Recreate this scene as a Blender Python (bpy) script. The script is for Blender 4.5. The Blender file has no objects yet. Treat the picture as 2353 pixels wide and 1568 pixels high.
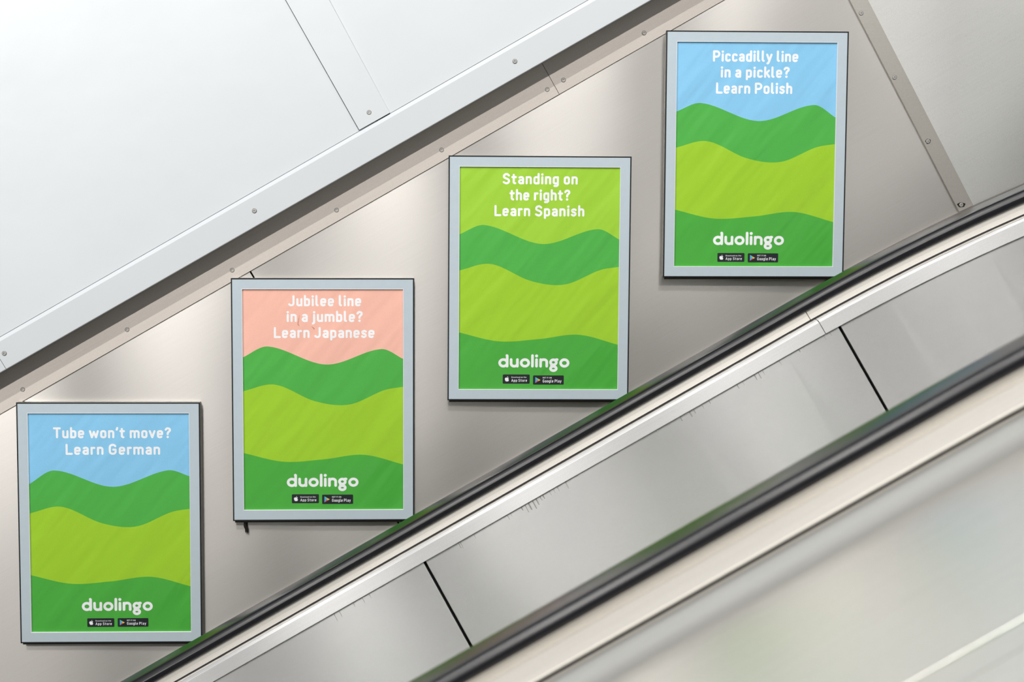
import bpy, math, random
from mathutils import Vector, Matrix
random.seed(7)
C = bpy.context.scene.collection
T30 = math.tan(math.pi/6); D30 = (math.cos(math.pi/6), 0, math.sin(math.pi/6)); N30 = (-0.5, 0, math.cos(math.pi/6))

# ------------------------------------------------------------------ materials
def s2l(c):
    c /= 255.0
    return c/12.92 if c <= .04045 else ((c+.055)/1.055)**2.4
def rgb(r, g, b): return (s2l(r), s2l(g), s2l(b), 1)
def mat(name, col, rough=.5, metal=0., spec=.5, coat=0., coat_rough=.1):
    m = bpy.data.materials.new(name); m.use_nodes = True
    b = m.node_tree.nodes['Principled BSDF']
    b.inputs['Base Color'].default_value = col; b.inputs['Roughness'].default_value = rough
    b.inputs['Metallic'].default_value = metal; b.inputs['Specular IOR Level'].default_value = spec
    b.inputs['Coat Weight'].default_value = coat; b.inputs['Coat Roughness'].default_value = coat_rough
    return m
def nd(m, t, **kw):
    n = m.node_tree.nodes.new(t)
    for k, v in kw.items(): setattr(n, k, v)
    return n
def wire(m, a, ao, b, bi): m.node_tree.links.new(a.outputs[ao], b.inputs[bi])
def noise(m, rot_y, scl, scale, detail=3, loc=(0, 0, 0)):
    g = nd(m, 'ShaderNodeNewGeometry'); mp = nd(m, 'ShaderNodeMapping'); n = nd(m, 'ShaderNodeTexNoise')
    mp.inputs['Rotation'].default_value = (0, rot_y, 0)
    # rotate first, then stretch: two mappings
    mp2 = nd(m, 'ShaderNodeMapping'); mp2.inputs['Scale'].default_value = scl; mp2.inputs['Location'].default_value = loc
    wire(m, g, 'Position', mp, 'Vector'); wire(m, mp, 'Vector', mp2, 'Vector'); wire(m, mp2, 'Vector', n, 'Vector')
    n.inputs['Scale'].default_value = scale; n.inputs['Detail'].default_value = detail
    return n
def ramp(m, src, out, lo, hi, vlo, vhi):
    r = nd(m, 'ShaderNodeMapRange')
    r.inputs['From Min'].default_value = lo; r.inputs['From Max'].default_value = hi
    r.inputs['To Min'].default_value = vlo; r.inputs['To Max'].default_value = vhi
    wire(m, src, out, r, 'Value'); return r
def bump(m, src, out, strength, dist, prev=None):
    b = nd(m, 'ShaderNodeBump'); b.inputs['Strength'].default_value = strength; b.inputs['Distance'].default_value = dist
    wire(m, src, out, b, 'Height')
    if prev: wire(m, prev, 'Normal', b, 'Normal')
    return b
def steel(name, col, rough, aniso, tangent, brush_rot, brush=.15, warp=.0, metal=1., seed=0., warp_scale=1.6):
    m = mat(name, col, rough, metal); b = m.node_tree.nodes['Principled BSDF']
    b.inputs['Anisotropic'].default_value = aniso
    t = nd(m, 'ShaderNodeCombineXYZ')
    for i in range(3): t.inputs[i].default_value = tangent[i]
    wire(m, t, 'Vector', b, 'Tangent')
    br = noise(m, brush_rot, (6, 60, 700), 1.0, 4, (seed, 0, 0))
    fine = noise(m, brush_rot, (900, 900, 900), 1.0, 1)
    cl = noise(m, brush_rot, (1, 1, 2), 1.3, 3, (seed*3, 0, 0))
    # base colour: faint brushing lines and slow patches of tarnish
    mx = nd(m, 'ShaderNodeMath', operation='ADD')
    r1 = ramp(m, br, 'Fac', .3, .7, -brush, brush); r2 = ramp(m, fine, 'Fac', .3, .7, -.06, .06)
    r3 = ramp(m, cl, 'Fac', .3, .7, .96, 1.03)
    wire(m, r1, 'Result', mx, 0); wire(m, r2, 'Result', mx, 1)
    mx2 = nd(m, 'ShaderNodeMath', operation='ADD'); wire(m, mx, 0, mx2, 0); wire(m, r3, 'Result', mx2, 1)
    vm = nd(m, 'ShaderNodeVectorMath', operation='SCALE'); vm.inputs[0].default_value = col[:3]
    wire(m, mx2, 0, vm, 'Scale'); wire(m, vm, 'Vector', b, 'Base Color')
    if warp:
        w = noise(m, brush_rot, (1, 1, .8), warp_scale, 1, (seed, 2, 0))
        bb = bump(m, w, 'Fac', 1.0, warp); wire(m, bb, 'Normal', b, 'Normal')
    return m

R30 = math.pi/6
M = {}
M['wall_steel'] = steel('wall_steel', rgb(247, 243, 238), .285, 1.0, (0, 0, 1), R30, .02, .030, .96, 1.0, 1.0)
M['wall_steel_lit'] = steel('wall_steel_lit', rgb(250, 250, 246), .30, 1.0, (0, 0, 1), R30, .02, .05, .96, 9.0, 1.0)  # paler copy for the tilted right sheet; its brighter reflection put into colour
M['cover_steel'] = steel('cover_steel', rgb(222, 214, 206), .40, .8, (0, 0, 1), R30, .03, 0, .85, 4.0)
M['strip_steel'] = steel('strip_steel', rgb(205, 201, 194), .5, .3, (0, 0, 1), 0, .02, 0, .8, 6.0)
M['panel_steel'] = steel('panel_steel', rgb(222, 222, 221), .265, 1.0, N30, R30, .03, .03, .95, 2.0, 1.0)
M['trim_steel'] = steel('trim_steel', rgb(222, 222, 222), .36, 1.0, N30, R30, .04, 0, .95, 3.0)
M['cap_steel'] = steel('cap_steel', rgb(219, 215, 208), .55, .3, N30, R30, .03, 0, .95, 5.0)
M['deck_steel'] = steel('deck_steel', rgb(216, 214, 208), .29, .3, (0, 1, 0), R30, .02, .004, .95, 7.0)
M['white_panel'] = mat('white_panel', rgb(206, 211, 215), .35, 0, .5)
def soften(m, amt=.03, sc=2.0, bumpd=.0):
    b = m.node_tree.nodes['Principled BSDF']; col = b.inputs['Base Color'].default_value[:3]
    n = noise(m, R30, (1, 1, 1), sc, 4); r = ramp(m, n, 'Fac', .3, .7, 1-amt, 1+amt)
    vm = nd(m, 'ShaderNodeVectorMath', operation='SCALE'); vm.inputs[0].default_value = col
    wire(m, r, 'Result', vm, 'Scale'); wire(m, vm, 'Vector', b, 'Base Color')
    if bumpd:
        bb = bump(m, n, 'Fac', 1.0, bumpd); wire(m, bb, 'Normal', b, 'Normal')
    return m
soften(M['white_panel'], .02, 2.5, .004)
M['white_trim'] = soften(mat('white_trim', rgb(208, 213, 217), .35, 0, .5), .015, 3)
M['black_gap'] = mat('black_gap', rgb(22, 20, 18), .8)
M['dark_back'] = mat('dark_back', rgb(60, 58, 55), .7)
M['rubber'] = soften(mat('handrail_rubber', rgb(20, 20, 24), .25, 0, .42), .1, 30)
M['ledge'] = mat('ledge_grey', rgb(92, 89, 84), .8)
M['screw'] = mat('screw_metal', rgb(190, 188, 184), .5, .5)
M['screw_dark'] = mat('screw_socket', rgb(30, 28, 26), .7)
M['frame_edge'] = mat('frame_black_edge', rgb(34, 36, 38), .4)
M['channel'] = mat('dirty_channel', rgb(66, 60, 52), .6, .3)
M['frame_side'] = mat('frame_side_metal', rgb(120, 118, 112), .4, .6)
M['frame_border'] = soften(mat('frame_border_paint', rgb(186, 200, 208), .45, 0, .4), .015, 60)
M['border_lip'] = mat('frame_border_lip', rgb(225, 230, 234), .4)
M['grime'] = mat('dried_grime', rgb(30, 26, 20), .9)
M['scuff'] = mat('grey_scuff', rgb(158, 156, 152), .6, .5)
M['floor'] = mat('floor_plate', rgb(150, 150, 148), .5, .6)
def paper(name, r, g, b_):
    m = mat(name, rgb(r, g, b_), .5, 0, .4, .6, .12); b = m.node_tree.nodes['Principled BSDF']
    n = noise(m, .9, (1, 1, 5), 3.0, 2); n2 = noise(m, 0, (1, 1, 1), 900, 1)
    bb = bump(m, n, 'Fac', 1.0, .006)
    wire(m, bb, 'Normal', b, 'Coat Normal'); wire(m, bb, 'Normal', b, 'Normal')
    r_ = ramp(m, n2, 'Fac', .3, .7, .96, 1.04)
    vm = nd(m, 'ShaderNodeVectorMath', operation='SCALE'); vm.inputs[0].default_value = rgb(r, g, b_)[:3]
    wire(m, r_, 'Result', vm, 'Scale'); wire(m, vm, 'Vector', b, 'Base Color')
    return m
M['sky'] = paper('print_sky_blue', 136, 200, 238)
M['pink'] = paper('print_salmon_pink', 244, 188, 170)
M['lime_top'] = paper('print_lime', 158, 208, 56)
M['hill'] = paper('print_mid_green', 78, 176, 72)
M['field'] = paper('print_lime_green', 158, 205, 44)
M['front'] = paper('print_grass_green', 74, 172, 62)
M['ink_white'] = paper('print_white', 243, 245, 248)
M['badge'] = mat('print_badge_black', rgb(38, 42, 46), .35, 0, .5)
M['smudge'] = mat('brown_smudge', rgb(196, 132, 116), .8)
M['play_blue'] = mat('print_blue', rgb(80, 170, 220), .4); M['play_green'] = mat('print_green', rgb(110, 200, 140), .4)
M['play_yellow'] = mat('print_yellow', rgb(235, 190, 80), .4); M['play_red'] = mat('print_red', rgb(215, 80, 90), .4)

# ------------------------------------------------------------------ objects
def tag(o, label=None, cat=None, group=None, kind=None):
    if label: o['label'] = label
    if cat: o['category'] = cat
    if group: o['group'] = group
    if kind: o['kind'] = kind
    return o
def empty(name, loc, **kw):
    o = bpy.data.objects.new(name, None); o.empty_display_size = .05; o.location = loc; C.objects.link(o)
    return tag(o, **kw)
def world_loc(o):
    v = Vector((0, 0, 0))
    while o: v = v + o.location; o = o.parent
    return v
def obj(name, verts, faces, mats, parent=None, fm=None, smooth=False, origin=None):
    """one mesh object; verts are in world metres"""
    base = world_loc(parent) if parent else Vector((0, 0, 0))
    org = Vector(origin) if origin else (base if parent else Vector((0, 0, 0)))
    me = bpy.data.meshes.new(name)
    me.from_pydata([tuple(Vector(v)-org) for v in verts], [], faces)
    if not isinstance(mats, (list, tuple)): mats = [mats]
    for m in mats: me.materials.append(m)
    if fm:
        for p, i in zip(me.polygons, fm): p.material_index = i
    if smooth:
        for p in me.polygons: p.use_smooth = True
    me.update()
    o = bpy.data.objects.new(name, me); C.objects.link(o)
    if parent: o.parent = parent
    o.location = org-base
    return o
def bevel(o, w=.001, seg=2):
    b = o.modifiers.new('bevel', 'BEVEL'); b.width = w; b.segments = seg; b.limit_method = 'ANGLE'; b.angle_limit = math.radians(40)
    return o

def path(x, K=.13, X0=.80):
    """height of the incline over x: 30 degrees, easing off towards the upper landing"""
    z = x*T30
    if x > X0: z -= K*(x-X0)**2
    return z
def stations(a, b, step=.12):
    n = max(1, int(math.ceil((b-a)/step))); return [a+(b-a)*i/n for i in range(n+1)]
def sweep(name, prof, a, b, mats, parent=None, cref=None, closed=True, straight=False, K=.13, X0=.8, pm=None, smooth=False, cyl=False, step=.12):
    """profile of (y, c) corners drawn out along the incline between two cuts square to the slope"""
    cref = prof[0][1] if cref is None else cref
    vs, fs, fm = [], [], []; st = stations(a, b, 50 if straight else step); n = len(prof)
    for s in st:
        for (y, c) in prof:
            x = s-.433*(c-cref); z = x*T30 if straight else path(x, K, X0)
            vs.append((x, y, z+c))
    for i in range(len(st)-1):
        for j in range(n if closed else n-1):
            k = (j+1) % n
            fs.append((i*n+j, i*n+k, (i+1)*n+k, (i+1)*n+j)); fm.append(pm[j] if pm else 0)
    if closed:
        fs.append(tuple(range(n))[::-1]); fm.append(0); m = (len(st)-1)*n; fs.append(tuple(m+j for j in range(n))); fm.append(0)
    return obj(name, vs, fs, mats, parent, fm, smooth)
def slab(c0, c1, y0, y1): return [(y0, c0), (y1, c0), (y1, c1), (y0, c1)]
def px(s, cref=0): return s  # x at the reference height
def sx(s_along, c):  # x on the slope line with offset c at distance s along the incline
    return (s_along-c*.5)/(math.cos(R30)+T30*.5)

# ---------------- screw: countersunk head with a hex socket, built facing -Y (optionally leaning)
def screw_mesh(r=.0052):
    vs, fs, fm = [], [], []; n = 20
    rings = [(r*1.12, .0, 1), (r*1.10, -.0003, 1), (r*1.0, -.0003, 0), (r*.86, -.0010, 0), (r*.40, -.0010, 1), (r*.34, .0010, 1)]
    for (q, y, _) in rings:
        for i in range(n):
            a = 2*math.pi*i/n; vs.append((q*math.cos(a), y, q*math.sin(a)))
    for k in range(len(rings)-1):
        for i in range(n):
            j = (i+1) % n; fs.append((k*n+i, k*n+j, (k+1)*n+j, (k+1)*n+i)); fm.append(rings[k][2] if k != 3 else 0)
    fs.append(tuple((len(rings)-1)*n+i for i in range(n))); fm.append(1)
    me = bpy.data.meshes.new('screw'); me.from_pydata(vs, [], fs)
    me.materials.append(M['screw']); me.materials.append(M['screw_dark'])
    for p, i in zip(me.polygons, fm): p.material_index = i
    return me
SCREW = screw_mesh()
def screw(parent, x, y, z, sc=1.0, dirty=0):
    o = bpy.data.objects.new('screw', SCREW); C.objects.link(o); o.parent = parent
    o.location = Vector((x, y, z))-world_loc(parent); o.scale = (sc, 1, sc); o.rotation_euler = (0, random.uniform(0, 1), 0)
    return o

# ================================================================== THE WALL
# steel sheets behind the posters, joints square to the slope
wall = empty('wall_back', (0, 0, -2.0), kind='structure', label='brushed steel wall sheets behind the posters')
def sheet(name, s0, s1, c0, c1, tilt=0., y=0.0, th=.012, m='wall_steel'):
    a = sx(s0, c0); b = sx(s1, c0)
    o = sweep(name, slab(c0, c1, y, y+th), a, b, M[m], wall, cref=c0, straight=True)
    if tilt:
        o.location.z += 0; o.rotation_euler.x = tilt; v = Vector((0, 0, -.2-o.location.z)); o.location.y += -(Matrix.Rotation(tilt, 3, 'X') @ v - v).y; o.location.z += -(Matrix.Rotation(tilt, 3, 'X') @ v - v).z
    return bevel(o, .0004, 2)
for (s0, s1, tl) in ((-3.6, -.6135, 0), (-.6095, 1.062, 0), (1.068, 3.6, math.radians(-1))):
    sheet('steel_sheet', s0, s1, -.0672, -2.2, tl, m='wall_steel_lit' if tl else 'wall_steel')
sweep('wall_backing', slab(.8, -2.3, .16, .19), -4.6, 4.6, M['dark_back'], wall, straight=True)
# steel cover strip above the sheets, two lengths with a butt joint
cover = empty('trim_1', (0, 0, -.03), kind='structure', label='steel cover strip running up the slope above the steel sheets')
bevel(sweep('cover_length', slab(.16, -.0660, -.0030, .010), sx(-3.6, .16), sx(.2964, .16), M['cover_steel'], cover, cref=.16, straight=True), .0004)
bevel(sweep('cover_length', slab(.16, -.0660, -.0026, .010), sx(.2974, .16), sx(3.6, .16), M['cover_steel'], cover, cref=.16, straight=True), .0004)
for (x, z) in ((.296, .1351), (.255, .1107), (-.013, -.0438), (-.280, -.1982), (-.546, -.3526), (-.814, -.5055), (-1.081, -.6599), (.500, .2552), (.813, .4340)):
    screw(cover, x, -.0031, z)
# narrow steel strip covering the joint at the right
strip = empty('trim_2', (1.34, 0, -.2), kind='structure', label='narrow steel cover strip with four screws at the right')
def quadbox(name, pts, y0, y1, m, parent):
    n = len(pts); vs = [(x, y0, z) for x, z in pts]+[(x, y1, z) for x, z in pts]
    fs = [tuple(range(n)), tuple(range(2*n-1, n-1, -1))]+[(i, i+n, (i+1) % n+n, (i+1) % n) for i in range(n)]
    return bevel(obj(name, vs, fs, m, parent), .0010, 2)
def ext(p, q, t): return (p[0]+(q[0]-p[0])*t, p[1]+(q[1]-p[1])*t)
L0, L1, R0, R1 = (1.024, .3421), (1.322, -.1975), (1.071, .3424), (1.358, -.1806)
quadbox('strip_plate', [ext(L1, L0, 1.45), ext(L0, L1, 1.0), ext(R0, R1, 1.0), ext(R1, R0, 1.45)], -.004, -.0003, M['strip_steel'], strip)
for (x, z) in ((1.054, .3088), (1.144, .1468), (1.235, -.0160), (1.326, -.1790)): screw(strip, x, -.0042, z, 1.0)
for (x, z, a, b) in ((1.235, -.016, .0068, .0064), (1.326, -.179, .0105, .0062)):
    n = 26; vs = []; fs = []
    for i in range(n):
        t = 2*math.pi*i/n; q = 1+.07*math.sin(5*t+x*9)+.05*math.sin(3*t); vs.append((x+a*q*math.cos(t), -.0042, z+b*q*math.sin(t)))
        vs.append((x+.0058*math.cos(t), -.0042, z+.0058*math.sin(t)))
    for i in range(n): j = (i+1) % n; fs.append((2*i, 2*j, 2*j+1, 2*i+1))
    obj('grime_ring', vs, fs, M['grime'], strip)

# ================================================================== WHITE UPPER CLADDING
upper = empty('wall_upper', (0, 0, 1.0), kind='structure', label='white enamel cladding above the steel wall')
LEAN = .05  # the white sheets lean back towards the wall as they rise
def wy(c): return -.060+LEAN*(c-.12)
def wsheet(s0, s1):
    c0, c1 = .1292, 1.9
    prof = [(wy(c0), c0), (wy(c1), c1), (wy(c1)+.006, c1), (wy(c0)+.006, c0)]
    bevel(sweep('white_sheet', prof, sx(s0, c0), sx(s1, c0), M['white_panel'], upper, cref=c0, straight=True), .001)
wsheet(-3.6, -1.26); wsheet(-1.255, -.1385); wsheet(-.1360, 3.6)
edge = empty('trim_3', (0, -.06, .1), kind='structure', label='pale grey enamel edge rail along the foot of the white cladding')
pr = [(-.054, .1285), (-.0585, .1285), (-.0665, .1190), (-.0675, .1175), (-.0660, .0402), (-.0640, .0385), (-.010, .0385), (-.010, .05), (-.054, .06)]
for (s0, s1, dy) in ((-3.6, -1.2545, .0), (-1.2535, 3.6, 0)):
    o = sweep('edge_rail', pr, sx(s0, .1285), sx(s1, .1285), M['white_trim'], edge, cref=.1285, straight=True)
    bevel(o, .0012, 2)
for (x, z) in ((.169, .1784), (-.480, -.1970), (-1.106, -.5568), (.82, .5545)): screw(edge, x, -.0677, z)
wst = empty('trim_4', (-.2, -.06, .2), kind='structure', label='flat white cover strip running up over the cladding joint')
def wquad(name, pts, m, parent, y_off=-.0035):
    n = len(pts); vs = []; 
    for dy in (y_off, .0005):
        for (x, z) in pts:
            c = z-x*T30; vs.append((x, wy(c)+dy, z))
    fs = [tuple(range(n)), tuple(range(2*n-1, n-1, -1))]+[(i, i+n, (i+1) % n+n, (i+1) % n) for i in range(n)]
    return bevel(obj(name, vs, fs, m, parent), .0008, 2)
A0, A1, B0, B1 = (-.401, .3261), (-.2185, .0055), (-.293, .3269), (-.1425, .0485)
wquad('strip_shadow', [ext((A1[0]-.0012, A1[1]-.0002), (A0[0]-.0012, A0[1]-.0002), 2.5), (A1[0]-.0008, A1[1]-.0016), (B1[0]+.0008, B1[1]-.0016), ext((B1[0]+.0008, B1[1]), (B0[0]+.0008, B0[1]), 2.9)], M['black_gap'], wst, -.0012)  # added black sheet painting the dark shadow line around the cover strip
wquad('strip_plate', [ext(A1, A0, 2.5), A1, B1, ext(B1, B0, 2.9)], M['white_panel'], wst)
screw(wst, -.194, wy(.161)-.0038, .0494)

# ================================================================== ESCALATOR, FAR SIDE
# handrail: C-shaped rubber section (y from its centre, c from its top)
HR = [(-.004, .0), (-.018, -.0002), (-.0270, -.0006), (-.0302, -.0018), (-.0325, -.0046), (-.0355, -.0092), (-.0382, -.0136), (-.0396, -.0170), (-.0400, -.0210), (-.0396, -.0250), (-.0380, -.0290), (-.0345, -.0308), (-.0300, -.0308), (-.0285, -.0280), (-.0300, -.0225), (-.0310, -.0150)]
HRP = HR+[(-y, c) for (y, c) in HR[::-1]]
def handrail(name, yc, ct, a, b, label, cat='handrail', **kw):
    e = empty(name, (0, yc, ct-.03), label=label, category=None) if False else None
    o = sweep(name, [(yc+y, ct+c) for (y, c) in HRP], a, b, M['rubber'], None, smooth=True, step=.06, **kw)
    return tag(o, label, cat)
def finish(o, org):
    """move the origin of a world-built mesh to a sensible base point"""
    v = Vector(org); o.data.transform(Matrix.Translation(-v)); o.location = v; return o
H1Y, H1C = -.350, -.8580
finish(handrail('escalator_handrail', H1Y, H1C, -3.0, 2.6, 'black rubber escalator handrail running in sharp focus just below the posters'), (0, H1Y, H1C-.03))
far = empty('escalator_balustrade', (0, -.40, -1.9), label='brushed steel escalator balustrade below the sharply focused handrail by the posters', cat='escalator balustrade')
J1 = sx(.5153, -.8920)
def capprof(yc, ct):
    return [(yc-.024, ct-.0225), (yc-.0325, ct-.0300), (yc-.0345, ct-.0440), (yc-.0370, ct-.0560), (yc-.0364, ct-.0570), (yc-.030, ct-.0570), (yc+.030, ct-.0570), (yc+.030, ct-.0225)]
def rails(yc, ct, a, b, e, nm, m):
    return bevel(sweep(nm, capprof(yc, ct), a, b, M[m], e, cref=ct-.0325, step=.06), .0006)
rails(H1Y, H1C, -3.0, J1-.0005, far, 'guide_cap', 'cap_steel'); rails(H1Y, H1C, J1+.0005, 2.6, far, 'guide_cap', 'cap_steel')
o = sweep('dark_groove', slab(H1C-.0572, H1C-.066, H1Y-.0375, H1Y+.03), -3, 2.6, M['black_gap'], far, step=.06)
J2 = sx(.5257, -.923)
TR = [(-.370, -.9172), (-.4040, -.9172), (-.4110, -.9182), (-.4165, -.9232), (-.4215, -.9572), (-.4190, -.9578), (-.370, -.9578)]
for (a, b) in ((-3.0, J2-.0005), (J2+.0005, 2.6)):
    bevel(sweep('top_trim', TR, a, b, M['trim_steel'], far, cref=-.923, step=.06), .0006)
# a sharply turned bright edge on the trim comes from its bevel; steel infill panels with open joints below
sweep('joint_backing', slab(-.957, -1.80, -.3949, -.385), -3.2, 2.6, M['black_gap'], far)
sweep('body', slab(-.958, -1.85, -.3848, -.31), -3.2, 2.6, M['dark_back'], far)
# ledge between wall and balustrade
sweep('wall_ledge', slab(-.942, -.99, -.0005, -.014), -3.2, 2.6, M['ledge'], far, K=.13, X0=.94, step=.08)
sweep('added_gully', slab(-1.10, -1.12, -.0145, -.309), -3.2, 2.6, M['dark_back'], far, step=.2)  # unseen dark channel added so less light bounces onto the wall foot
# steel infill panels, each with the scuffs worn into it below the trim
LEANP = .15
vs, fs = [], []
def scuff(x, w, l, lean=0.):
    c0 = -.9600; y = -.4169
    pts = [(x, c0), (x+w, c0), (x+w*.8+lean, c0-l), (x+.1*w+lean, c0-l*.92)]
    i = len(vs)
    for (xx, c) in pts:
        q = xx-.433*(c-c0); vs.append((q, -.4169+LEANP*(c+.9588), path(q)+c))
    fs.append((i, i+1, i+2, i+3))
def img_x(pxl): return (pxl-1084)/1013.0+.062   # along the trim, from marks read off the panel
for (p, w, l) in ((1050, .0022, .016), (1054, .0014, .019), (1086, .0008, .012), (1164, .0012, .014), (1172, .0008, .010), (1196, .003, .010), (1205, .002, .022), (1212, .004, .020), (1222, .003, .024), (1230, .003, .018), (1240, .002, .012), (1246, .0025, .012), (1262, .001, .014), (1271, .001, .012), (1280, .0012, .013), (1299, .0016, .020),
                  (1510, .0012, .014), (1565, .003, .012), (1586, .004, .016), (1596, .003, .012), (1616, .0012, .012), (1632, .002, .010), (1697, .002, .012), (1710, .001, .012), (1737, .0022, .016), (1746, .002, .018), (1756, .0012, .014), (1795, .001, .014), (1840, .003, .008), (1898, .0008, .014), (1912, .0012, .012), (1935, .001, .012), (1958, .001, .008),
                  (760, .001, .022), (772, .001, .018), (805, .001, .012), (826, .001, .016), (842, .001, .014)):
    scuff(sx(0, -.96)*0+img_x(p), w*.8, l)

G1 = sx(-.5358, -.9590); G2 = sx(.5622, -.9590)
def infill(a, b):
    o = sweep('infill_panel', [(-.4165, -.9588), (-.4165-.84*LEANP, -1.80), (-.395, -1.80), (-.395, -.9588)], a, b, M['panel_steel'], far, cref=-.9588, step=.12)
    me = o.data; me.materials.append(M['scuff']); nv = [tuple(v.co) for v in me.vertices]; nf = [tuple(p.vertices) for p in me.polygons]; k0 = len(nf)
    for f in fs:
        if a < vs[f[0]][0] < b-.01:
            k = len(nv); nv += [tuple(Vector(vs[q])-world_loc(far)) for q in f]; nf.append((k, k+1, k+2, k+3))
    me2 = bpy.data.meshes.new('infill_panel'); me2.from_pydata(nv, [], nf)
    for m in me.materials: me2.materials.append(m)
    for p in me2.polygons: p.material_index = 1 if p.index >= k0 else 0
    o.data = me2
    return bevel(o, .0016, 3)
infill(G1-1.26, G1-.0026); infill(G1+.0026, G2-.0024); infill(G2+.0024, 2.6); infill(-3.4, G1-1.2664)

# ================================================================== ESCALATOR, NEAR SIDE AND THE DECK
H2Y, H2C = -1.410, -.8585
finish(handrail('escalator_handrail', H2Y, H2C, -3.2, 3.0, 'black rubber escalator handrail blurred in the foreground, nearest the camera'), (0, H2Y, H2C-.03))
near = empty('escalator_balustrade', (0, -1.45, -1.9), label='blurred steel balustrade and deck below the nearer, out-of-focus handrail', cat='escalator balustrade')
yc, ct = H2Y, H2C
bevel(sweep('guide_cap', [(yc-.024, ct-.0260), (yc-.0325, ct-.0270), (yc-.0330, ct-.0460), (yc-.0330, ct-.075), (yc+.0400, ct-.075), (yc+.0400, ct-.044), (yc+.024, ct-.026)], -3.2, 3.0, M['cap_steel'], near, step=.12), .0008)
bevel(sweep('side_cover', [(-1.4435, -.9060), (-1.4540, -.9075), (-1.4925, -.9290), (-1.4925, -.9345), (-1.4435, -.9345)], -3.2, 3.0, M['cap_steel'], near, step=.12), .0010)
sweep('dark_groove', slab(-.9346, -.96, -1.4935, -1.44), -3.2, 3.0, M['black_gap'], near, step=.12)
sweep('deck_plate', [(-1.4960, -.9375), (-1.5000, -.9360), (-1.510, -.9368), (-1.525, -.9400), (-1.540, -.9438), (-1.555, -.9470), (-1.575, -.9492), (-1.600, -.9500), (-1.75, -.95), (-1.9, -.95), (-2.040, -.95), (-2.0455, -.95), (-2.046, -.9500), (-2.046, -.970), (-1.4960, -.970)], -3.2, 3.0, M['deck_steel'], near, step=.12, smooth=True)
bevel(sweep('deck_bead', [(-2.047, -.9498), (-2.058, -.9484), (-2.096, -.9484), (-2.107, -.9498), (-2.107, -.975), (-2.047, -.975)], -3.2, 3.0, M['deck_steel'], near, step=.12), .0007, 2)
sweep('deck_edge_plate', slab(-.9500, -.975, -2.108, -2.32), -3.2, 3.0, M['deck_steel'], near, step=.12)
sweep('infill_panel', slab(-.9588, -1.80, -1.345, -1.36), -3.2, 3.0, M['panel_steel'], near)
sweep('body', slab(-.955, -1.85, -1.361, -1.44), -3.2, 3.0, M['dark_back'], near)
fl = sweep('floor', slab(-1.80, -1.86, -.384, -1.344), -3.4, 3.0, M['floor'], None); tag(fl, kind='structure')

# ================================================================== POSTERS
# ---- a small rounded-stroke alphabet; cap height 1, pen centre lines inset by h
h = .1
def arc(cx, cy, rx, ry, a0, a1, n=12):
    return [(cx+rx*math.cos(math.radians(a0+(a1-a0)*i/n)), cy+ry*math.sin(math.radians(a0+(a1-a0)*i/n))) for i in range(n+1)]
def spl(P, n=7):
    out = []
    for i in range(len(P)-1):
        p0 = P[max(i-1, 0)]; p1 = P[i]; p2 = P[i+1]; p3 = P[min(i+2, len(P)-1)]
        for k in range(n):
            t = k/n
            out.append(tuple(.5*((2*p1[q])+(-p0[q]+p2[q])*t+(2*p0[q]-5*p1[q]+4*p2[q]-p3[q])*t*t+(-p0[q]+3*p1[q]-3*p2[q]+p3[q])*t**3) for q in (0, 1)))
    out.append(P[-1]); return out
X = .64; B = .1; CT = .9; r = .16
def stad(x0, x1, y0, y1, q=.125):
    return arc(x1-q, y1-q, q, q, 0, 90, 7)+arc(x0+q, y1-q, q, q, 90, 180, 7)+arc(x0+q, y0+q, q, q, 180, 270, 7)+arc(x1-q, y0+q, q, q, 270, 360, 7)+[(x1, y1-q)]
def arch(x0, x1, y, q=.125):
    return arc(x0+q, y-q, q, q, 180, 90, 7)+arc(x1-q, y-q, q, q, 90, 0, 7)
def cup(x0, x1, y, q=.125):
    return arc(x0+q, y+q, q, q, 180, 270, 7)+arc(x1-q, y+q, q, q, 270, 360, 7)
bowl = stad(.1, .42, B, X)
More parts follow.
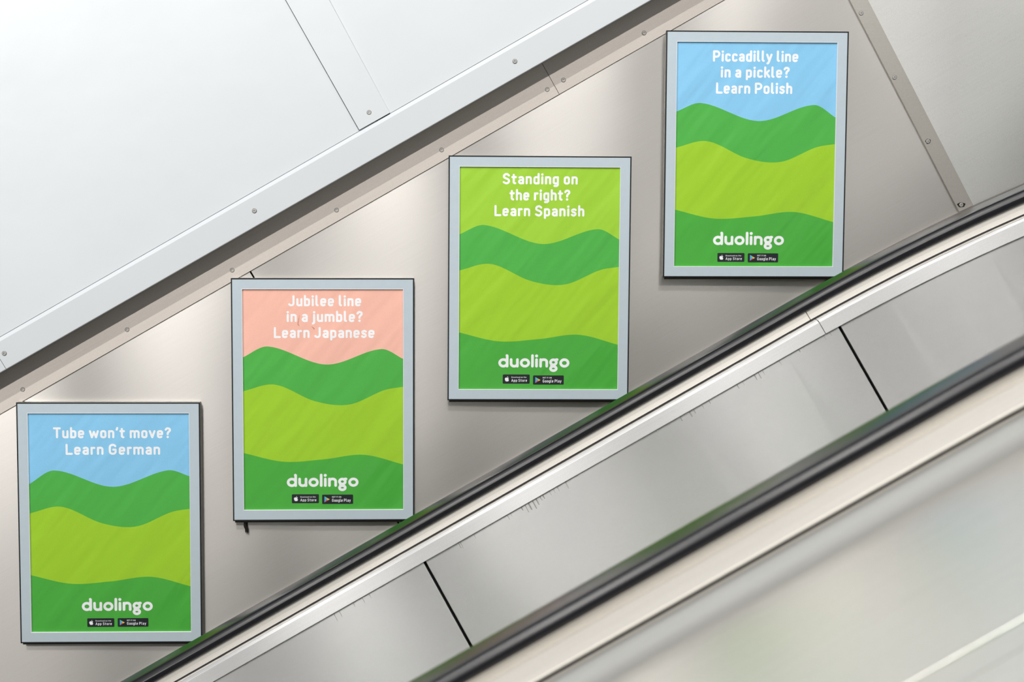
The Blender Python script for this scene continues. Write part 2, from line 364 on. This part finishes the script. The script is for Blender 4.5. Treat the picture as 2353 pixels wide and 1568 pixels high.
G = {
 'n': (.52, [[(.1, B), (.1, X)], [(.1, .46)]+arch(.1, .42, X)+[(.42, B)]]),
 'h': (.52, [[(.1, B), (.1, .92)], [(.1, .46)]+arch(.1, .42, X)+[(.42, B)]]),
 'm': (.80, [[(.1, B), (.1, X)], [(.1, .48)]+arch(.1, .40, X)+[(.40, B)], [(.4, .48)]+arch(.4, .70, X)+[(.70, B)]]),
 'u': (.52, [[(.42, B), (.42, X)], [(.1, X)]+cup(.1, .42, B)+[(.42, .28)]]),
 'r': (.38, [[(.1, B), (.1, X)], [(.1, .46)]+arc(.25, .48, .15, .16, 180, 70)]),
 'a': (.51, [spl([(.13, .60), (.26, .645), (.38, .59), (.41, .48)])+[(.41, B)], [(.41, .385), (.24, .385)]+arc(.235, .243, .135, .143, 90, 270)+[(.28, B)]+arc(.28, .24, .13, .14, 270, 350)]),
 'e': (.52, [[(.1, .375), (.42, .375), (.42, .50)]+arch(.1, .42, X)[::-1]+arc(.225, .225, .125, .125, 180, 270, 7)+arc(.27, .24, .14, .14, 270, 312, 5)]),
 'o': (.52, [bowl]), 'b': (.52, [[(.1, B), (.1, .92)], bowl]), 'd': (.52, [[(.42, B), (.42, .92)], bowl]),
 'p': (.52, [[(.1, -.12), (.1, X)], bowl]), 'g': (.52, [bowl, [(.42, X), (.42, .03)]+arc(.29, .02, .13, .14, 0, -90, 7)+[(.16, -.12)]]),
 'c': (.48, [arc(.27, .50, .14, .14, 35, 90, 5)+arc(.225, .515, .125, .125, 90, 180, 7)+arc(.225, .225, .125, .125, 180, 270, 7)+arc(.27, .24, .14, .14, 270, 325, 5)]),
 's': (.47, [spl([(.38, .585), (.25, .645), (.11, .56), (.15, .43), (.31, .35), (.37, .22), (.24, .095), (.09, .165)])]),
 'i': (.22, [[(.11, B), (.11, X)], [(.11, .88)]]), 'j': (.24, [[(.13, X), (.13, .02)]+arc(.01, .02, .12, .14, 0, -80), [(.13, .88)]]),
 'l': (.30, [[(.1, .92), (.1, .22)]+arc(.21, .22, .11, .12, 180, 260)]),
 't': (.42, [[(.18, .84), (.18, .22)]+arc(.30, .22, .12, .12, 180, 270), [(.07, X), (.34, X)]]),
 'k': (.50, [[(.1, B), (.1, .92)], [(.40, X), (.12, .34)], [(.22, .43), (.42, B)]]),
 'v': (.52, [[(.08, X), (.26, B), (.44, X)]]), 'w': (.76, [[(.08, X), (.22, B), (.38, .58), (.54, B), (.68, X)]]),
 'y': (.52, [[(.08, X), (.26, .16)], [(.44, X), (.24, .02)]+arc(.12, .02, .1, .14, 0, -90)]),
 'T': (.60, [[(.08, CT), (.52, CT)], [(.30, CT), (.30, B)]]), 'J': (.54, [[(.42, CT), (.42, .30)]+arc(.24, .28, .18, .18, 0, -150)]),
 'L': (.54, [[(.1, CT), (.1, B), (.47, B)]]), 'P': (.62, [[(.1, B), (.1, CT), (.32, CT)]+arc(.32, .67, .21, .23, 90, -90)+[(.1, .44)]]),
 'G': (.64, [arc(.31, .69, .21, .21, 25, 180)+arc(.31, .31, .21, .21, 180, 360)+[(.52, .47), (.35, .47)]]),
 'S': (.60, [spl([(.49, .78), (.37, .89), (.22, .885), (.11, .77), (.13, .61), (.28, .52), (.43, .44), (.50, .30), (.42, .14), (.27, .095), (.09, .19)])]),
 '?': (.50, [spl([(.1, .77), (.17, .87), (.28, .895), (.40, .83), (.41, .69), (.30, .56), (.25, .46), (.25, .38)]), [(.25, .12)]]),
 "'": (.22, [[(.13, .93), (.09, .78)]]), ' ': (.26, []),
 'A': (.66, [[(.08, B), (.33, CT), (.58, B)], [(.17, .36), (.49, .36)]]), 'D': (.66, [[(.1, B), (.1, CT), (.3, CT)]+arc(.3, .5, .26, .4, 90, -90)+[(.1, B)]]),
 'E': (.54, [[(.48, CT), (.1, CT), (.1, B), (.48, B)], [(.1, .5), (.42, .5)]]), 'I': (.2, [[(.1, CT), (.1, B)]]),
 'O': (.74, [arc(.37, .5, .27, .4, 0, 360, 24)]), 'N': (.64, [[(.1, B), (.1, CT), (.54, B), (.54, CT)]]),
}
# heavier, rounder letters of the word at the foot of each poster
W_ = dict(G)
ci = arc(.36, .35, .26, .25, 0, 360, 32)
W_['o'] = (.72, [ci]); W_['d'] = (.73, [ci, [(.62, .10), (.62, .88), (.60, .90)]]); W_['l'] = (.22, [[(.11, .90), (.11, .10)]])
W_['u'] = (.66, [[(.55, .10), (.55, .60)], [(.11, .60)]+cup(.11, .55, .10, .20)+[(.55, .32)]]); W_['i'] = (.24, [[(.12, .60), (.12, .10)], [(.12, .875)]])
W_['n'] = (.64, [[(.11, .10), (.11, .60)], [(.11, .38)]+arch(.11, .54, .60, .19)+[(.54, .10)]])
W_['g'] = (.66, [arc(.31, .40, .20, .19, 0, 360, 26), arc(.31, -.07, .20, .16, 0, 360, 26), [(.20, .24), (.17, .16), (.24, .10)], [(.44, .53), (.50, .60), (.57, .60)]])

def strokes(text, glyphs, w, gap, x0, x1, base, cap, weight=1.0):
    """text set between x0 and x1 on base line; returns verts (u, v) and faces"""
    V, F = [], []; lay = [0]
    def disc(p, rr, n=16):
        lay[0] = (lay[0]+1) % 14; q = .00004+lay[0]*.000012
        i = len(V); V.extend([(p[0]+rr*math.cos(2*math.pi*k/n), p[1]+rr*math.sin(2*math.pi*k/n), q) for k in range(n)]); F.append(tuple(range(i, i+n)))
    pen = 0; out = []
    for ch in text:
        wd, paths = glyphs[ch]; out.append((pen, paths)); pen += wd+(gap if ch != ' ' else 0)
    tot = pen-gap
    sxx = (x1-x0)/(tot*cap)
    for (off, paths) in out:
        for pi_, P in enumerate(paths):
            lz = pi_*.000018
            Q = [(x0+(off+p[0])*cap*sxx, base+p[1]*cap) for p in P]
            hw = w/2*cap*weight
            if len(Q) == 1 or (len(Q) == 2 and abs(Q[0][0]-Q[1][0]) < .0003*cap*40 and abs(Q[0][1]-Q[1][1]) < 1e-9):
                disc(Q[0], hw*1.15); continue
            n = len(Q); L = []
            Q = [Q[0]]+[Q[i] for i in range(1, n) if math.dist(Q[i], Q[i-1]) > 1e-7]; n = len(Q)
            dirs = [((Q[i+1][0]-Q[i][0])/math.dist(Q[i], Q[i+1]), (Q[i+1][1]-Q[i][1])/math.dist(Q[i], Q[i+1])) for i in range(n-1)]
            closed = math.dist(Q[0], Q[-1]) < 1e-6
            for i in range(n-1):
                d0 = dirs[i]
                if i > 0 and dirs[i-1][0]*d0[0]+dirs[i-1][1]*d0[1] < .8: lz += .000006
                def nrm(a, b):
                    v = (a[0]+b[0], a[1]+b[1]); l = math.hypot(*v)
                    if l < 1.85: return None
                    return (-v[1]/l, v[0]/l)
                na = nrm(dirs[i-1], d0) if i > 0 or closed else None; nb = nrm(d0, dirs[(i+1) % (n-1)]) if i < n-2 or closed else None
                nn = (-d0[1], d0[0]); na = na or nn; nb = nb or nn
                k = len(V); a, b = Q[i], Q[i+1]
                V.extend([(a[0]-na[0]*hw, a[1]-na[1]*hw, lz), (b[0]-nb[0]*hw, b[1]-nb[1]*hw, lz), (b[0]+nb[0]*hw, b[1]+nb[1]*hw, lz), (a[0]+na[0]*hw, a[1]+na[1]*hw, lz)])
                F.append((k, k+1, k+2, k+3))
                if i > 0 and dirs[i-1][0]*d0[0]+dirs[i-1][1]*d0[1] < .8: disc(a, hw)
            if not closed: disc(Q[0], hw); disc(Q[-1], hw)
    return V, F

PW, PH = .4080, .5720     # sheet in view
FW, FH = .4650, .6274     # outer frame
class Place:
    def __init__(s, x, z, a): s.x, s.z, s.a = x, z, a
    def __call__(s, u, v, y):
        return (s.x+u*math.cos(s.a)-v*math.sin(s.a), y*.74, s.z+u*math.sin(s.a)+v*math.cos(s.a))
def ring(pl, prof):
    """rectangular frame: profile of (inset, y) carried round the four corners"""
    vs, fs = [], []; n = len(prof)
    for (su, sv) in ((-1, -1), (1, -1), (1, 1), (-1, 1)):
        for (ins, y) in prof: vs.append(pl(su*(FW/2-ins), sv*(FH/2-ins), y))
    for c in range(4):
        d = (c+1) % 4
        for j in range(n):
            k = (j+1) % n; fs.append((c*n+j, d*n+j, d*n+k, c*n+k))
    return vs, fs
def interp(P, u):
    for i in range(len(P)-1):
        if P[i][0] <= u <= P[i+1][0]:
            p0 = P[max(i-1, 0)]; p1 = P[i]; p2 = P[i+1]; p3 = P[min(i+2, len(P)-1)]
            t = (u-p1[0])/(p2[0]-p1[0])
            m1 = (p2[1]-p0[1])/(p2[0]-p0[0])*(p2[0]-p1[0]); m2 = (p3[1]-p1[1])/(p3[0]-p1[0])*(p2[0]-p1[0])
            return (2*t**3-3*t*t+1)*p1[1]+(t**3-2*t*t+t)*m1+(-2*t**3+3*t*t)*p2[1]+(t**3-t*t)*m2
    return P[-1][1]

def poster(cx, cz, rot, top, label, lines, edge_v, word, badges, top_mat, smudges=None):
    pl = Place(cx, cz, rot)
    e = empty('framed_poster', pl(0, -FH/2, 0), label=label, cat='framed poster', group='framed posters on the steel wall')
    # casing: metal sides standing off the wall, black front edge, pale border, thin light lip
    vs, fs = ring(pl, [(.0012, -.0002), (.0012, -.0235), (.0050, -.0235), (.0050, -.0002)]); obj('frame_side', vs, fs, M['frame_side'], e)
    vs, fs = ring(pl, [(0, -.0236), (0, -.0300), (.0004, -.0306), (.0030, -.0306), (.0034, -.0285), (.0034, -.0236)]); obj('frame_edge', vs, fs, M['frame_edge'], e)
    bi = (FW-PW)/2
    vs, fs = ring(pl, [(.0032, -.0236), (.0032, -.0298), (.0036, -.0301), (bi-.0014, -.0301), (bi-.0014, -.0236)]); obj('border', vs, fs, M['frame_border'], e)
    vs, fs = ring(pl, [(bi-.0014, -.0240), (bi-.0014, -.0303), (bi-.0006, -.0305), (bi, -.0299), (bi, -.0240)]); obj('inner_lip', vs, fs, M['border_lip'], e)
    # rear plate
    vs = [pl(u, v, y) for y in (-.0010, -.0230) for (u, v) in ((-FW/2+.006, -FH/2+.006), (FW/2-.006, -FH/2+.006), (FW/2-.006, FH/2-.006), (-FW/2+.006, FH/2-.006))]
    obj('rear_plate', vs, [(0, 1, 2, 3), (7, 6, 5, 4), (0, 4, 5, 1), (1, 5, 6, 2), (2, 6, 7, 3), (3, 7, 4, 0)], M['dark_back'], e)
    vs = [pl(u, v, y) for y in (-.003, -.021) for (u, v) in ((-FW/2+.004, -FH/2-.0055), (FW/2-.004, -FH/2-.0055), (FW/2-.004, -FH/2+.0005), (-FW/2+.004, -FH/2+.0005))]
    obj('bottom_channel', vs, [(0, 1, 2, 3), (7, 6, 5, 4), (0, 4, 5, 1), (1, 5, 6, 2), (2, 6, 7, 3), (3, 7, 4, 0)], M['channel'], e)
    # printed sheet: rolling hills in two greens under a plain band of colour
    crest = [(0, edge_v[0]), (.16, edge_v[1]), (.52, edge_v[2]), (.86, edge_v[3]), (1, edge_v[4])]
    mid = [(0, .455), (.2, .425), (.45, .500), (.66, .515), (.88, .45), (1, .435)]
    low = [(0, .735), (.25, .775), (.5, .765), (.75, .745), (1, .79)]
    off = (edge_v[2]-.335)
    n = 72; vs, fs, fm = [], [], []; PY = -.0245
    for i in range(n+1):
        u = i/n; col = [0, interp(crest, u), interp(mid, u)+off, interp(low, u)+off*.5, 1]
        for v in col: vs.append(pl((u-.5)*(PW+.004), (.5-v)*(PH+.004), PY))
    for i in range(n):
        for k in range(4): fs.append((i*5+k, i*5+k+1, (i+1)*5+k+1, (i+1)*5+k)); fm.append(k)
    sh = obj('poster_sheet', vs, fs, [M[top_mat], M['hill'], M['field'], M['front']], e, fm)
    def put(name, V, F, mats, fm=None, y=PY-.0001):
        o = obj(name, [pl(t[0], t[1], y-(t[2] if len(t) > 2 else 0)) for t in V], F, mats, sh if True else e, fm); return o
    U = lambda q: (q-.5)*PW
    Vv = lambda q: (.5-q)*PH
    V, F = [], []
    for (txt, u0, u1, vb) in lines:
        a, b = strokes(txt, G, .188, .08, U(u0), U(u1), Vv(vb), .0505*PH); k = len(V); V += a; F += [tuple(i+k for i in f) for f in b]
    put('headline_lettering', V, F, M['ink_white'])
    if smudges:
        for (pts, wd) in smudges:
            Q = [(U(a), Vv(b)) for a, b in pts]; Vn, Fn = [], []
            for i in range(len(Q)-1):
                k = len(Vn); t0 = wd*(.3+.7*math.sin(math.pi*(i+.2)/len(Q))); dx, dy = Q[i+1][0]-Q[i][0], Q[i+1][1]-Q[i][1]; l = math.hypot(dx, dy); nx, ny = -dy/l*t0, dx/l*t0
                Vn += [(Q[i][0]-nx, Q[i][1]-ny), (Q[i+1][0]-nx*.8, Q[i+1][1]-ny*.8), (Q[i+1][0]+nx*.8, Q[i+1][1]+ny*.8), (Q[i][0]+nx, Q[i][1]+ny)]; Fn.append((k, k+1, k+2, k+3))
            put('smudge', Vn, Fn, M['smudge'], None, PY-.0004)
    V, F = strokes('duolingo', W_, .200, .055, U(word[0]), U(word[1]), Vv(word[2])-.0020, .060*PH, 1.0)
    put('wordmark_lettering', V, F, M['ink_white'])
    # store badges
    for kind, (u0, v0, u1, v1) in zip(('app', 'play'), badges):
        x0, x1, yt, yb = U(u0), U(u1), Vv(v0), Vv(v1); q = .0022; V = []; F = []; fm = []
        for (ccx, ccy, a0) in ((x1-q, yt-q, 0), (x0+q, yt-q, 90), (x0+q, yb+q, 180), (x1-q, yb+q, 270)):
            V += arc(ccx, ccy, q, q, a0, a0+90, 6)
        F.append(tuple(range(len(V)))); pts3 = [pl(a, b, PY-.0001) for (a, b) in V]; fm.append(0)
        def add(Vn, Fn, mi):
            k = len(pts3); pts3.extend([pl(t[0], t[1], PY-.00016-mi*.00002-(t[2] if len(t) > 2 else 0)) for t in Vn]); F.extend([tuple(i+k for i in f) for f in Fn]); fm.extend([mi]*len(Fn))
        Hh = yt-yb; cy = (yt+yb)/2
        if kind == 'app':
            ax = x0+Hh*.46; s = Hh*.24
            # fruit with a bite and a leaf
            L = [(0, .62), (-.25, .74), (-.62, .70), (-.92, .38), (-.95, -.05), (-.75, -.62), (-.42, -1.0), (-.2, -.98), (0, -.9)]
            Lp = spl(L, 5); Rp = spl([(0, -.9), (.2, -.98), (.42, -1.0), (.68, -.68), (.86, -.28)], 5)+spl([(.86, -.28), (.60, -.05), (.56, .25), (.80, .52)], 5)[1:]+spl([(.80, .52), (.62, .70), (.25, .74), (0, .62)], 5)[1:]
            poly = Lp+Rp[1:-1]
            for P in (Lp,):
                add([(ax+a*s, cy-.02*Hh+b*s) for (a, b) in Lp], [tuple(range(len(Lp)))], 1)
            add([(ax+a*s, cy-.02*Hh+b*s) for (a, b) in Rp], [tuple(range(len(Rp)))], 1)
            add([(ax+a*s, cy-.02*Hh+b*s) for (a, b) in ((.02, .82), (.08, 1.15), (.38, 1.36), (.36, 1.06))], [(0, 1, 2, 3)], 1)
            texts = (('Download on the', x0+Hh*.92, x1-Hh*.36, yt-Hh*.37, Hh*.15, .16), ('App Store', x0+Hh*.92, x1-Hh*.28, yt-Hh*.80, Hh*.33, .13))
        else:
            s = Hh*.32; ax = x0+Hh*.24; t = [(ax, cy+s), (ax, cy-s), (ax+1.75*s, cy)]; ce = (ax+.78*s, cy); m1 = (ax+1.15*s, cy+.34*s); m2 = (ax+1.15*s, cy-.34*s)
            add([t[0], t[1], ce], [(0, 1, 2)], 2); add([t[0], ce, m1], [(0, 1, 2)], 3); add([ce, m2, t[2], m1], [(0, 1, 2, 3)], 4); add([t[1], m2, ce], [(0, 1, 2)], 5)
            texts = (('GET IT ON', x0+Hh*1.03, x0+Hh*2.0, yt-Hh*.33, Hh*.16, .16), ('Google Play', x0+Hh*1.03, x1-Hh*.25, yt-Hh*.78, Hh*.35, .13))
        for (txt, a, b, base, cap, w) in texts:
            Vn, Fn = strokes(txt, G, w, .12, a, b, base, cap); add(Vn, Fn, 1)
        nm = 'app_badge' if kind == 'app' else 'play_badge'
        obj(nm, pts3, F, [M['badge'], M['ink_white'], M['play_blue'], M['play_green'], M['play_yellow'], M['play_red']], sh, fm)
    return e

P4 = (136, 138)
b1 = ((.347, .937, .517, .977), (.538, .937, .731, .977)); b2 = ((.299, .929, .469, .970), (.489, .931, .684, .974))
b3 = ((.277, .932, .447, .974), (.468, .936, .662, .978)); b4 = ((.273, .939, .444, .979), (.465, .940, .657, .981))
poster(-.8605, -1.0038, -.0003, 0, 'framed poster with blue top, hill shapes and two-line white text Learn German', [("Tube won't move?", .153, .886, .115), ('Learn German', .227, .819, .190)], (.325, .262, .336, .262, .290), (.314, .760, .900), b1, 'sky')
poster(-.3140, -.6845, .0014, 0, 'framed poster with salmon pink top and white text Learn Japanese', [('Jubilee line', .284, .740, .0785), ('in a jumble?', .272, .748, .1490), ('Learn Japanese', .192, .823, .2210)], (.310, .260, .341, .272, .318), (.267, .719, .892), b2, 'pink', [([(.352, .118), (.350, .132), (.347, .145), (.343, .156), (.347, .162), (.352, .165)], .0011), ([(.428, .168), (.436, .172), (.443, .178), (.447, .180)], .0013)])
poster(.2367, -.3715, -.0017, 0, 'framed poster with lime green top and white text Learn Spanish', [('Standing on', .267, .737, .0785), ('the right?', .311, .690, .1505), ('Learn Spanish', .216, .781, .2210)], (.305, .262, .345, .278, .325), (.248, .697, .897), b3, 'lime_top')
poster(.7863, -.0529, .0004, 0, 'framed poster with blue top and three-line white text Learn Polish', [('Piccadilly line', .224, .760, .0875), ('in a pickle?', .274, .706, .1580), ('Learn Polish', .246, .726, .2290)], (.312, .272, .350, .278, .335), (.243, .692, .900), b4, 'sky')

# dried tuft of dirt hanging under the second frame
vs, fs = [], []
x0, z0 = -.516, -1.0
def blob(cx, cz, rx, rz, n=12, m=8, y0=-.006):
    k = len(vs)
    for i in range(m+1):
        a = math.pi*i/m
        for j in range(n):
            b = 2*math.pi*j/n; q = 1+.18*math.sin(3*b+i)
            vs.append((cx+rx*q*math.sin(a)*math.cos(b), y0+.005*math.sin(a)*math.sin(b), cz+rz*math.cos(a)))
    for i in range(m):
        for j in range(n): fs.append((k+i*n+j, k+i*n+(j+1) % n, k+(i+1)*n+(j+1) % n, k+(i+1)*n+j))
blob(-.5165, -1.0120, .0045, .013); blob(-.5130, -1.0245, .0016, .010); blob(-.5165, -1.026, .0012, .008); blob(-.5105, -1.028, .0009, .008)
finish(tag(obj('dirt_tuft', vs, fs, M['grime'], None, smooth=True), 'small dark tuft of dirt hanging below the pink-topped poster frame', 'dirt'), (-.516, -.006, -1.0))

# ================================================================== LIGHT
w = bpy.data.worlds.new('hall_light'); bpy.context.scene.world = w; w.use_nodes = True
nt = w.node_tree; bg = nt.nodes['Background']
def wn(t, **kw):
    n = nt.nodes.new(t)
    for k, v in kw.items(): setattr(n, k, v)
    return n
tc = wn('ShaderNodeTexCoord'); sep = wn('ShaderNodeSeparateXYZ'); nt.links.new(tc.outputs['Generated'], sep.inputs[0])
cr = wn('ShaderNodeValToRGB'); mr = wn('ShaderNodeMapRange'); mr.inputs['From Min'].default_value = -1; mr.inputs['From Max'].default_value = 1
nt.links.new(sep.outputs['Z'], mr.inputs['Value']); nt.links.new(mr.outputs['Result'], cr.inputs['Fac'])
e_ = cr.color_ramp.elements
e_[0].position = 0; e_[0].color = (.16, .155, .15, 1); e_[1].position = 1; e_[1].color = (.86, .90, .95, 1)
for (p, c) in ((.40, (.30, .29, .28, 1)), (.50, (.52, .51, .50, 1)), (.62, (.85, .86, .86, 1))):
    q = e_.new(p); q.color = c
mp = wn('ShaderNodeMapping'); mp.inputs['Scale'].default_value = (1, 1, .18)
ns = wn('ShaderNodeTexNoise'); ns.inputs['Scale'].default_value = 6.5; ns.inputs['Detail'].default_value = 2
nt.links.new(tc.outputs['Generated'], mp.inputs['Vector']); nt.links.new(mp.outputs['Vector'], ns.inputs['Vector'])
m2 = wn('ShaderNodeMapRange'); m2.inputs['From Min'].default_value = .38; m2.inputs['From Max'].default_value = .62; m2.inputs['To Min'].default_value = .45; m2.inputs['To Max'].default_value = 1.35
nt.links.new(ns.outputs['Fac'], m2.inputs['Value'])
vm = wn('ShaderNodeVectorMath', operation='SCALE'); nt.links.new(cr.outputs['Color'], vm.inputs[0]); nt.links.new(m2.outputs['Result'], vm.inputs['Scale'])
nt.links.new(vm.outputs['Vector'], bg.inputs['Color']); bg.inputs['Strength'].default_value = .28

def tube(elev, dist, power, width, s0=0.0, length=7.0, y0=-.0655, p0=.034, col=(1, .975, .945)):
    """long fluorescent fitting running parallel to the incline"""
    a = math.radians(elev)
    y = y0-dist*math.cos(a); p = p0+dist*math.sin(a)
    l = bpy.data.lights.new('ceiling_tube', 'AREA'); l.shape = 'RECTANGLE'; l.size = length; l.size_y = width; l.energy = power; l.color = col
    o = bpy.data.objects.new('ceiling_tube', l); C.objects.link(o)
    d = Vector(D30); n = Vector(N30); pos = d*s0+n*p; pos.y = y; o.location = pos
    zax = -(n*(-math.sin(a))+Vector((0, math.cos(a), 0))).normalized(); xax = d; yax = zax.cross(xax)
    o.matrix_world = Matrix.Translation(pos) @ Matrix((xax, yax, zax)).transposed().to_4x4()
    return o
# two rows of separate fittings, level with one another and evenly pitched up the slope
PITCH, LEN, X0L = 1.08/.866, .68, .33+.54-.20
for (el, di, pw) in ((31, 4.2, 25.5), (47, 4.8, 31.5)):
    p = .034+di*math.sin(math.radians(el))
    for k in range(-4, 5):
        tube(el, di, pw, .07, s0=(X0L+.5*p)/.866+k*PITCH, length=LEN)

# ================================================================== CAMERA
cam = bpy.data.cameras.new('camera'); co = bpy.data.objects.new('camera', cam); C.objects.link(co)
rt = Vector((.99956, -.02870, .00501)); up = Vector((-.00286, .07403, .99725)); fw = Vector((.02899, .99684, -.07391))
rt = fw.cross(up).normalized(); up = rt.cross(fw).normalized(); fw.normalize()
m3 = Matrix((rt, up, -fw)).transposed()
co.matrix_world = Matrix.Translation((0, -3.66574, 0)) @ m3.to_4x4()
cam.sensor_fit = 'HORIZONTAL'; cam.sensor_width = 36; cam.lens = 3300/2353*36
cam.shift_x = (1176.5-1121.73)/2353; cam.shift_y = -(784-550.07)/2353
cam.clip_start = .05
cam.dof.use_dof = True; cam.dof.focus_distance = 3.58; cam.dof.aperture_fstop = 2.8
sc = bpy.context.scene; sc.camera = co
sc.view_settings.view_transform = 'Standard'; sc.view_settings.look = 'None'; sc.view_settings.gamma = 1; sc.view_settings.exposure = 0.0
sc.view_settings.use_curve_mapping = False
